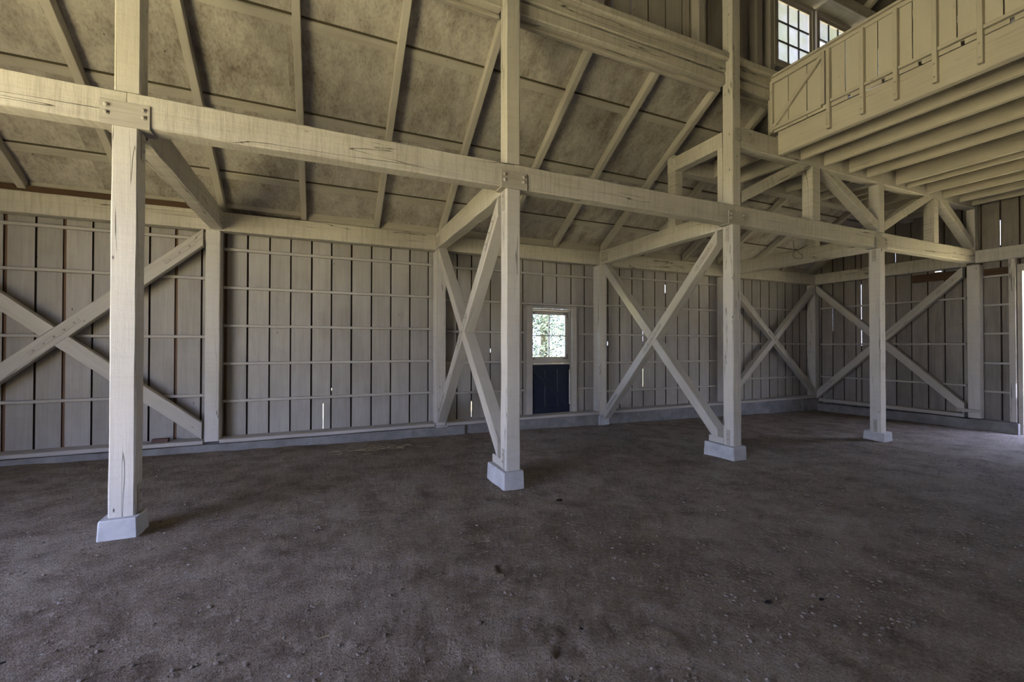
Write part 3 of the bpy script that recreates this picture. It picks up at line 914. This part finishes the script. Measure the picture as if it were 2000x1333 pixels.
def girt_y(y0, y1, z, lb):
    tag(box('girt', XE + .185, XE + .248, y0, y1, z - .021, z + .021, M_slat, bev=.010, wob=.003), 'thin slat ' + lb, 'slat', 'thin slats on the plank walls')
for z, nme in zip((.64, 1.54, 2.54), ('lowest', 'middle', 'topmost')):
    girt_y(4.62, YW - .03, z, 'on the end wall behind its crossed brace, ' + nme)
for z, nme in zip((.541, 1.137, 1.754, 2.351, 2.955), ordz):
    girt_y(3.93, 4.37, z, 'between the end wall post and the open doorway, ' + nme)
# sill plates at the foot of the walls
for a, b, lb in ((XL + .05, -1.58, 'in the far left bay'), (-1.375, 1.85, 'in the open slatted bay'), (2.08, 5.375, 'under the blue door'), (5.59, 9.08, 'behind the third post'), (9.30, XE - .03, 'near the far corner')):
    tag(box('sill_plate', a, b, YW - .03, YB0 - .001, .045, .10, M_slat, bev=.008, wob=.004), 'timber sill at the foot of the long wall ' + lb, 'sill', 'sill plates of the walls')
tag(box('sill_plate', XE + .02, XE + .248, 4.60, YW - .03, -.04, .04, M_slat, bev=.008), 'timber sill at the foot of the end wall', 'sill', 'sill plates of the walls')

# ------------------------------------------------------------------ end wall frame
o = box('wall_post', XE, XE + .17, YP - .06, YP + .135, -.03, 3.21, M_post, bev=.008)
tag(o, 'square post in the end wall at the right of its crossed brace', 'post', 'posts of the end wall')
cl = box('foot_cleat', XE - .035, XE - .001, YP - .09, YP + .30, .085, .155, M_strip, o)
tag(box('wall_post', XE, XE + .17, YP, YP + .135, 3.51, 7.25, M_post, bev=.008), 'upper post of the end wall meeting the loft', 'post', 'posts of the end wall')
tag(box('end_beam', XE + .001, XE + .16, YP + .136, YW - .001, 3.205, 3.49, M_beam, bev=.008, wob=.004), 'heavy beam along the end wall from the corner to its post', 'beam', 'beams of the end wall')
tag(box('end_beam', XE + .001, XE + .16, YN + .02, YP - .001, 3.25, 3.51, M_beam, bev=.008, wob=.004), 'heavy beam on the end wall over the open doorway', 'beam', 'beams of the end wall')
tag(box('door_stud', XE + .02, XE + .14, 3.83, 3.925, -.03, 3.249, M_post, bev=.004), 'upright stud beside the open end doorway', 'stud')
tag(box('filler_board', XE + .19, XE + .235, 4.62, 5.55, 2.985, 3.16, M_raw), 'dark bare board under the end wall beam, left of the post', 'board', 'bare boards of the end wall')
tag(box('filler_board', XE + .19, XE + .235, 3.93, 4.33, 2.975, 3.12, M_raw), 'dark bare board under the end wall beam, right of the post', 'board', 'bare boards of the end wall')
D2o = struct(boxes('door_2', [(XE + .06, XE + .24, RDOOR[1] - .07, RDOOR[1] - .002, -.3, 2.99), (XE + .06, XE + .24, RDOOR[0], RDOOR[1], 2.992, 3.13), (XE + .06, XE + .24, RDOOR[0] + .002, RDOOR[0] + .07, -.3, 2.99)], M_slat), 'frame of the open doorway at right edge')
# sliding door stop seen at the jamb
tag(box('door_catch', XE - .03, XE + .018, 3.82, 3.885, .46, .75, M_chip, bev=.008, wob=0), 'small white metal catch on the end doorway stud', 'catch')

# ------------------------------------------------------------------ the small blue half door with its window
DF = struct(boxes('door_1', [(3.80, DX0, YB0 - .045, YB0 - .003, .10, 2.31), (DX1, 4.972, YB0 - .045, YB0 - .003, .10, 2.31), (DX0, DX1, YB0 - .045, YB0 - .003, 2.26, 2.31),
                             (DX0 + .001, DX0 + .03, YB0 - .002, YB1 + .05, .06, 2.255), (DX1 - .03, DX1 - .001, YB0 - .002, YB1 + .05, .06, 2.255), (DX0 + .03, DX1 - .03, YB0 - .002, YB1 + .05, 2.225, 2.255)], M_slat), 'cream frame around the small blue half door')
yD = YB1 - .012
a, b = DX0 + .034, DX1 - .034
wl, wr, wb, wt = 3.955, 4.715, 1.262, 2.135
ul = boxes('upper_leaf', [(a, wl, yD, yD + .035, 1.125, 2.22), (wr, b, yD, yD + .035, 1.125, 2.22), (wl, wr, yD, yD + .035, 1.125, wb), (wl, wr, yD, yD + .035, wt, 2.22)], M_slat, DF)
xm, zm = (wl + wr) / 2, (wb + wt) / 2
boxes('muntin', [(xm - .011, xm + .011, yD + .005, yD + .03, wb, wt), (wl, wr, yD + .006, yD + .029, zm - .011, zm + .011)], M_slat, ul)
for x0, x1 in ((wl, xm - .011), (xm + .011, wr)):
    for z0, z1 in ((wb, zm - .011), (zm + .011, wt)): boxes('pane', [(x0, x1, yD + .015, yD + .018, z0, z1)], M_glass, ul)
for xx, s in ((wl - .05, 1), (wr + .05, -1)):
    for zz in (wt + .035, wb - .04):
        boxes('corner_iron', [(min(xx, xx + s * .10), max(xx, xx + s * .10), yD - .004, yD - .001, zz - .008, zz + .008), (xx - .008, xx + .008, yD - .004, yD - .001, zz - (.09 if zz > 1.6 else 0), zz + (0 if zz > 1.6 else .09))], M_rust, ul)
boxes('ledge', [(a - .01, b + .01, yD - .06, yD + .03, 1.10, 1.123)], M_slat, DF)
ll = boxes('lower_leaf', [(a + (b - a) * i / 3 + .003, a + (b - a) * (i + 1) / 3 - .003, yD + .012, yD + .035, .095, 1.099) for i in range(3)], M_blue, DF)
boxes('cross_rail', [(a, b, yD - .012, yD + .011, .99, 1.099)], M_blue, ll)
boxes('cross_rail', [(a, b, yD - .012, yD + .011, .095, .215)], M_blue, ll)
timber('diagonal_rail', (a + .03, yD - .0005, .99), (b - .03, yD - .0005, .215), .095, .022, M_blue, ll, up=Vector((0, -1, 0)), cut0=(0, 0, 1), cut1=(0, 0, 1), bev=.002, wob=0)

# ------------------------------------------------------------------ loft: chords, struts, joists, deck, railing
ch = [(XP[2] + PW + .014, 9.20), (9.204, XE + .16)]
tag(box('truss_chord', ch[0][0], ch[0][1], YP, YP + PD, 4.40, 4.70, M_beam, bev=.012, wob=.010, seg=.15), 'upper truss beam under the loft, between the third and farthest posts', 'beam', 'upper truss beams')
tag(box('truss_chord', ch[1][0], ch[1][1], YP, YP + PD, 4.40, 4.70, M_beam, bev=.012, wob=.010, seg=.15), 'upper truss beam under the loft from the farthest post to the end wall', 'beam', 'upper truss beams')
tag(box('truss_post', 7.227, 7.440, YP + .002, YP + PD, ZT, 4.398, M_beam, bev=.012, wob=.004), 'short truss upright midway between the third and farthest posts', 'post', 'short uprights in the truss')
tag(box('truss_post', 10.985, 11.175, YP + .002, YP + PD, ZT, 4.398, M_beam, bev=.012, wob=.004), 'short upright in the truss midway between the farthest post and end wall', 'post', 'short uprights in the truss')
tc = YP + PD / 2
def strut(x0, z0, x1, z1, lb):
    o = timber('truss_strut', (x0, tc, z0), (x1, tc, z1), .155, PD - .012, M_beam, up=Yv, cut0=(1, 0, 0), cut1=(0, 0, 1), bev=.010, wob=.004, seg=.2)
    tag(o, lb, 'strut', 'diagonal struts in the truss')
strut(5.600, 3.665, 7.05, 4.395, 'diagonal truss strut rising right from the third post')
strut(9.085, 3.66, 7.66, 4.395, 'diagonal truss strut falling right to the farthest post')
strut(9.295, 3.66, 10.80, 4.395, 'diagonal truss strut rising right from the farthest post')
strut(12.60, 3.66, 11.40, 4.395, 'diagonal truss strut falling right to the end wall')
for nme_, x in (('third', 5.78), ):
    pl2 = box('joint_plate', 5.60, 5.80, YP - .010, YP - .001, 4.49, 4.65, M_metal, bpy.data.objects['truss_chord'], bev=.002, wob=0)
    for q in (4.53, 4.61): bolt((5.77, YP - .010, q), (0, -1, 0), pl2)
# the second line in the aisle: stubs standing on the cross beams, upper ties, and a beam
YS = 5.50
for k in (2, 3):
    X = XP[k]
    o = box('stub_post', X + .002, X + .168, YS, YS + .175, 3.507, 4.428, M_beam, bev=.008)
    tag(o, 'short post standing on the cross beam behind ' + NM[k], 'post', 'stub posts in the aisle')
    o = box('upper_tie', X, X + .165, YP + PD + (.002 if k == 2 else .002), YS - .002, 4.432, 4.665, M_beam, bev=.008)
    tag(o, 'short upper cross beam running back from ' + NM[k], 'beam', 'upper cross beams')
tag(box('aisle_chord', XP[2] + .0, XE + .16, YS, YS + .175, 4.43, 4.70, M_beam, bev=.012, wob=.006), 'rear beam under the back edge of the loft in the aisle', 'beam')
JX = [6.935, 7.536, 8.21, 8.735, 9.639, 10.00, 10.71, 11.33, 11.99, 12.53]
for i, X in enumerate(JX):
    o = box('floor_joist', X, X + .065, YN + .02, YP - .001, 4.455, 4.745, M_joist, bev=.006, wob=.004)
    tag(o, 'loft floor joist, %s one counted from the railing edge' % nth(i), 'joist', 'loft floor joists')
    o = box('floor_joist', X, X + .065, YP + PD + .001, YS - .001, 4.455, 4.745, M_joist, bev=.006, wob=.003)
    tag(o, 'short loft joist behind the truss, %s one from the left' % nth(i + 1), 'joist', 'short loft joists behind the truss')
tag(box('floor_joist', 6.30, 6.365, YP + PD + .001, YS - .001, 4.455, 4.745, M_joist), 'short loft joist behind the truss, first one from the left', 'joist', 'short loft joists behind the truss')
X0 = 6.404
o = box('rim_beam', X0, X0 + .09, YN + .02, YP + .0, 4.425, 4.785, M_joist, bev=.008, wob=.004)
tag(o, 'deep edge beam of the loft below the railing', 'beam')
lst = []
y = YN + .03
while y < 5.6:
    lst.append((X0 + .095, XE + .24, y + .002, min(y + .14, 5.66) - .002, 4.747, 4.785)); y += .14
tag(boxes('loft_deck', lst, M_joist), 'plank floor of the loft seen from below', 'floor')

# railing
RT = empty('loft_railing', (X0, 3.7, 4.786))
tag(RT, 'cream boarded railing along the edge of the loft', 'railing')
ysP = [3.680, 3.275, 2.918, 2.552, 2.182]
y = 2.182
while y > YN + .5: y -= .37; ysP.append(round(y, 3))
yN = YN + .03
box('top_rail', X0 - .045, X0 + .075, yN, 3.70, 5.655, 5.685, M_joist, RT, bev=.004)
box('top_rail', X0 - .012, X0 + .03, yN, 3.70, 5.60, 5.653, M_joist, RT, bev=.003)
for i, y in enumerate(ysP):
    pp = box('baluster_post', X0 - .058, X0 - .002, y - .045, y, 4.49, 5.598, M_joist, RT, bev=.003, wob=.001)
    for q in (4.55, 4.70): bolt((X0 - .058, y - .022, q), (-1, 0, 0), pp, .55)
for i in range(len(ysP) - 1):
    y1, y0 = ysP[i] - .047, ysP[i + 1] + .002
    box('bottom_rail', X0 - .045, X0 - .002, y0, y1, 4.845, 4.885, M_joist, RT, bev=.003, wob=.001)
bl = []
e = []
for i in range(len(ysP) - 1):
    e.append(ysP[i] - .004); e.append((ysP[i] + ysP[i + 1]) / 2 - .01 + (i % 3) * .012)
    ym = (ysP[i] - .045 + ysP[i + 1]) / 2 - .04
    box('skirt_strip', X0 - .016, X0 + .003, ym + .016, ysP[i] - .047, 4.787, 4.838, M_joist, RT, bev=.001, wob=0)
    box('skirt_strip', X0 - .016, X0 + .003, ysP[i + 1] + .002, ym - .016, 4.787, 4.838, M_joist, RT, bev=.001, wob=0)
for u, v_ in zip(e[:-1], e[1:]): bl.append((X0 + .004, X0 + .022, v_ + .006, u - .006, 4.842, 5.598))
bb = boxes('boarding', bl, M_rail, RT)
# end section with a diagonal (gate)
GT = empty('loft_gate', (X0, 4.1, 4.786))
tag(GT, 'cream gate panel with a diagonal batten, left end of the loft railing', 'gate')
ga, gb = 3.705, 4.505
box('gate_frame', X0 - .045, X0 - .002, gb - .045, gb, 4.80, 5.598, M_joist, GT, bev=.003, wob=.001)
box('gate_frame', X0 - .045, X0 - .002, ga, ga + .045, 4.86, 5.598, M_joist, GT, bev=.003, wob=.001)
box('gate_frame', X0 - .045, X0 - .002, ga + .046, gb - .046, 4.83, 4.875, M_joist, GT, bev=.003, wob=.001)
box('gate_frame', X0 - .045, X0 - .002, ga + .046, gb - .046, 5.555, 5.598, M_joist, GT, bev=.003, wob=.001)
box('top_rail', X0 - .045, X0 + .075, ga - .003, gb + .05, 5.655, 5.685, M_joist, GT, bev=.004)
box('top_rail', X0 - .012, X0 + .03, ga - .003, gb + .04, 5.60, 5.653, M_joist, GT, bev=.003)
timber('diagonal_rail', (X0 - .0245, gb - .05, 4.88), (X0 - .0245, ga + .05, 5.55), .055, .042, M_joist, GT, up=Xv, cut0=(0, 0, 1), cut1=(0, 0, 1), bev=.003, wob=0)
boxes('boarding', [(X0 + .004, X0 + .022, 4.245, 4.50, 4.80, 5.598), (X0 + .004, X0 + .022, 3.975, 4.235, 4.80, 5.598), (X0 + .004, X0 + .022, 3.71, 3.963, 4.80, 5.598)], M_rail, GT)
o = box('railing_post', X0 - .01, X0 + .09, gb + .005, gb + .055, 4.788, 5.598, M_joist)
tag(o, 'upright at the wall end of the loft railing, beside the gate panel', 'post')

# ------------------------------------------------------------------ small things
def curve(name, pts, r, mat, parent=None):
    cu = bpy.data.curves.new(name, 'CURVE'); cu.dimensions = '3D'; cu.bevel_depth = r; cu.bevel_resolution = 1
    s = cu.splines.new('NURBS'); s.points.add(len(pts) - 1)
    for q, p_ in zip(s.points, pts): q.co = (*p_, 1)
    s.use_endpoint_u = True; s.order_u = 3
    t_ = bpy.data.objects.new('t', cu)
    me = bpy.data.meshes.new_from_object(t_)
    bpy.data.objects.remove(t_)
    return link(name, me, mat)
X = XP[3] - .012
tag(curve('wire_loop', [(X, 5.93, 3.72), (X, 5.92, 3.55), (X, 5.86, 3.50), (X, 5.80, 3.42), (X, 5.72, 3.34), (X, 5.76, 3.30), (X, 5.9, 3.33), (X, 5.95, 3.42), (X, 5.90, 3.50), (X, 5.75, 3.52), (X, 5.62, 3.56)], .004, M_rust),
    'loose dark wire looped over the cross beam behind the farthest post', 'wire')
bx = boxes('brick', [(-2.20, -2.01, YW + .05, YW + .13, .1005, .155)], M_brick)
tag(bx, 'dark brown brick lying on the sill left of the first wall post', 'brick')
tag(curve('pipe_hook', [(9.35, 4.37, 7.31), (9.42, 4.33, 7.30), (9.44, 4.33, 7.22), (9.44, 4.33, 7.10)], .014, M_metal), 'thin white pipe bent down below the roof beam by the windows', 'pipe')

def lump(name, x, y, r, mat, flat=.4, n=2, seed=0, sx=1.6):
    bm = bmesh.new()
    bmesh.ops.create_icosphere(bm, subdivisions=n, radius=r)
    for v in bm.verts:
        v.co *= 1 + .45 * noise.noise(v.co * (1.7 / r) + Vector((seed * 7.7, 0, 0)))
        v.co.z *= flat; v.co.x *= sx
    me = bpy.data.meshes.new(name); bm.to_mesh(me); bm.free()
    return link(name, me, mat, Matrix.Translation((x, y, fz(x, y) + r * flat * .55)))
for i, (x, y, r, lb) in enumerate(((2.235, 3.859, .024, 'beside the right of the second footing'), (2.505, 1.80, .014, 'left of a pair low in the picture at right'), (2.842, 1.69, .012, 'right of a pair low in the picture at right'),
                                   (-1.38, 2.86, .016, 'on the floor in front of the near left post'), (1.30, 2.02, .013, 'low in the picture right of centre'))):
    tag(lump('dirt_clod', x, y, r, M_clod, seed=i), 'small black clod of dirt ' + lb, 'clod', 'dark clods on the floor')

def scatter(name, n, rmin, rmax, mat, area, rnd, label, cat, flat=.6, dens=None, group=None):
    verts, faces = [], []
    t_ = bmesh.new(); bmesh.ops.create_icosphere(t_, subdivisions=1, radius=1.0)
    tv = [v.co.copy() for v in t_.verts]; tf = [[v.index for v in f.verts] for f in t_.faces]; t_.free()
    c = 0
    while c < n:
        x, y = rnd.uniform(area[0], area[1]), rnd.uniform(area[2], area[3])
        if dens and rnd.random() > dens(x, y): continue
        r = rmin + (rmax - rmin) * rnd.random() ** 3
        a = rnd.random() * 6.28; s = (rnd.uniform(.7, 1.4), rnd.uniform(.6, 1.1), rnd.uniform(.5, 1) * flat)
        b = len(verts); z = fz(x, y) + .004
        ca, sa = math.cos(a), math.sin(a)
        for q in tv:
            k = r * rnd.uniform(.75, 1.1)
            u, v, w_ = q.x * s[0] * k, q.y * s[1] * k, q.z * s[2] * k
            verts.append((x + u * ca - v * sa, y + u * sa + v * ca, z + w_))
        faces += [[b + i for i in f] for f in tf]
        c += 1
    me = bpy.data.meshes.new(name); me.from_pydata(verts, [], faces)
    o = link(name, me, mat)
    tag(o, label, cat, kind='stuff')
def dn(x, y): return min(1, 2.2 / max(1, y) ** 1.5)
scatter('pebbles', 11000, .003, .016, M_peb, (-4.2, 9, 1.3, 7.4), random.Random(21), 'grit and small pebbles lying all over the dirt floor', 'pebbles', dens=dn)
def dc(x, y): return max(0, noise.noise(Vector((x * .9, y * .9, 4))) * 1.6 + .12)
scatter('pale_chips', 420, .003, .014, M_chip, (-3.6, 10.5, 1.4, 6.5), random.Random(22), 'pale flecks of lime and feather on the dirt floor', 'chips', flat=.22, dens=dc)
# straw
verts, faces = [], []
rnd = random.Random(9)
for i in range(150):
    if i < 120: x, y = rnd.gauss(.80, .28), rnd.gauss(6.85, .12)
    else: x, y = rnd.uniform(-3, 8), rnd.uniform(2, 7)
    a = rnd.uniform(-.8, .8); l = rnd.uniform(.03, .09) if i < 120 else rnd.uniform(.015, .05); z = fz(x, y) + .012 + rnd.random() * (.02 if i < 120 else .002)
    dx, dy = math.cos(a) * l, math.sin(a) * l; nx, ny = -math.sin(a) * .0015, math.cos(a) * .0015
    b = len(verts)
    for (sx_, sy_) in ((-dx, -dy), (dx, dy)):
        for (ox, oy, oz) in ((nx, ny, 0), (-nx, -ny, 0), (0, 0, .003)): verts.append((x + sx_ + ox, y + sy_ + oy, z + oz + (rnd.random() * .012 if sx_ > 0 else 0)))
    faces += [(b, b + 1, b + 4, b + 3), (b + 1, b + 2, b + 5, b + 4), (b + 2, b, b + 3, b + 5), (b, b + 2, b + 1), (b + 3, b + 4, b + 5)]
me = bpy.data.meshes.new('straw'); me.from_pydata(verts, [], faces)
tag(link('straw', me, M_straw), 'wisps of old straw scattered on the dirt near the long wall', 'straw', kind='stuff')

# ------------------------------------------------------------------ trees outside the long wall
def tree(x, y, zc, rx, rz_, n, label, seed):
    rnd = random.Random(seed)
    root = empty('leafy_tree', (x, y, -.12))
    tag(root, label, 'tree', 'trees outside')
    me, M = timber_mesh((x, y, -.2), (x + .1, y, zc), .28, .28, up=Vector((0, 1, 0)), bev=.08, wob=.05)
    link('trunk', me, M_bark, M, root)
    v, f = [], []
    for _ in range(n):
        d = Vector((rnd.gauss(0, 1), rnd.gauss(0, 1), rnd.gauss(0, 1))).normalized() * rnd.random() ** .4
        c = Vector((x + d.x * rx, y + d.y * rx * .8, zc + d.z * rz_))
        if noise.noise(c * 1.4) < -.12: continue
        a = Vector((rnd.gauss(0, 1), rnd.gauss(0, 1), rnd.gauss(0, 1))).normalized(); b = a.orthogonal().normalized()
        s = rnd.uniform(.04, .08)
        k = len(v)
        v += [tuple(c - a * s), tuple(c + b * s * .5), tuple(c + a * s), tuple(c - b * s * .5)]
        f.append((k, k + 1, k + 2, k + 3))
    me = bpy.data.meshes.new('crown'); me.from_pydata(v, [], f)
    link('crown', me, M_leaf, Matrix(), root)
tree(8.2, 15.5, 2.8, 2.6, 3.4, 26000, 'leafy green tree seen through the half door window', 1)
tree(11.5, 19.0, 3.6, 2.8, 3.6, 9000, 'leafy green tree farther behind, seen through wall chinks', 2)
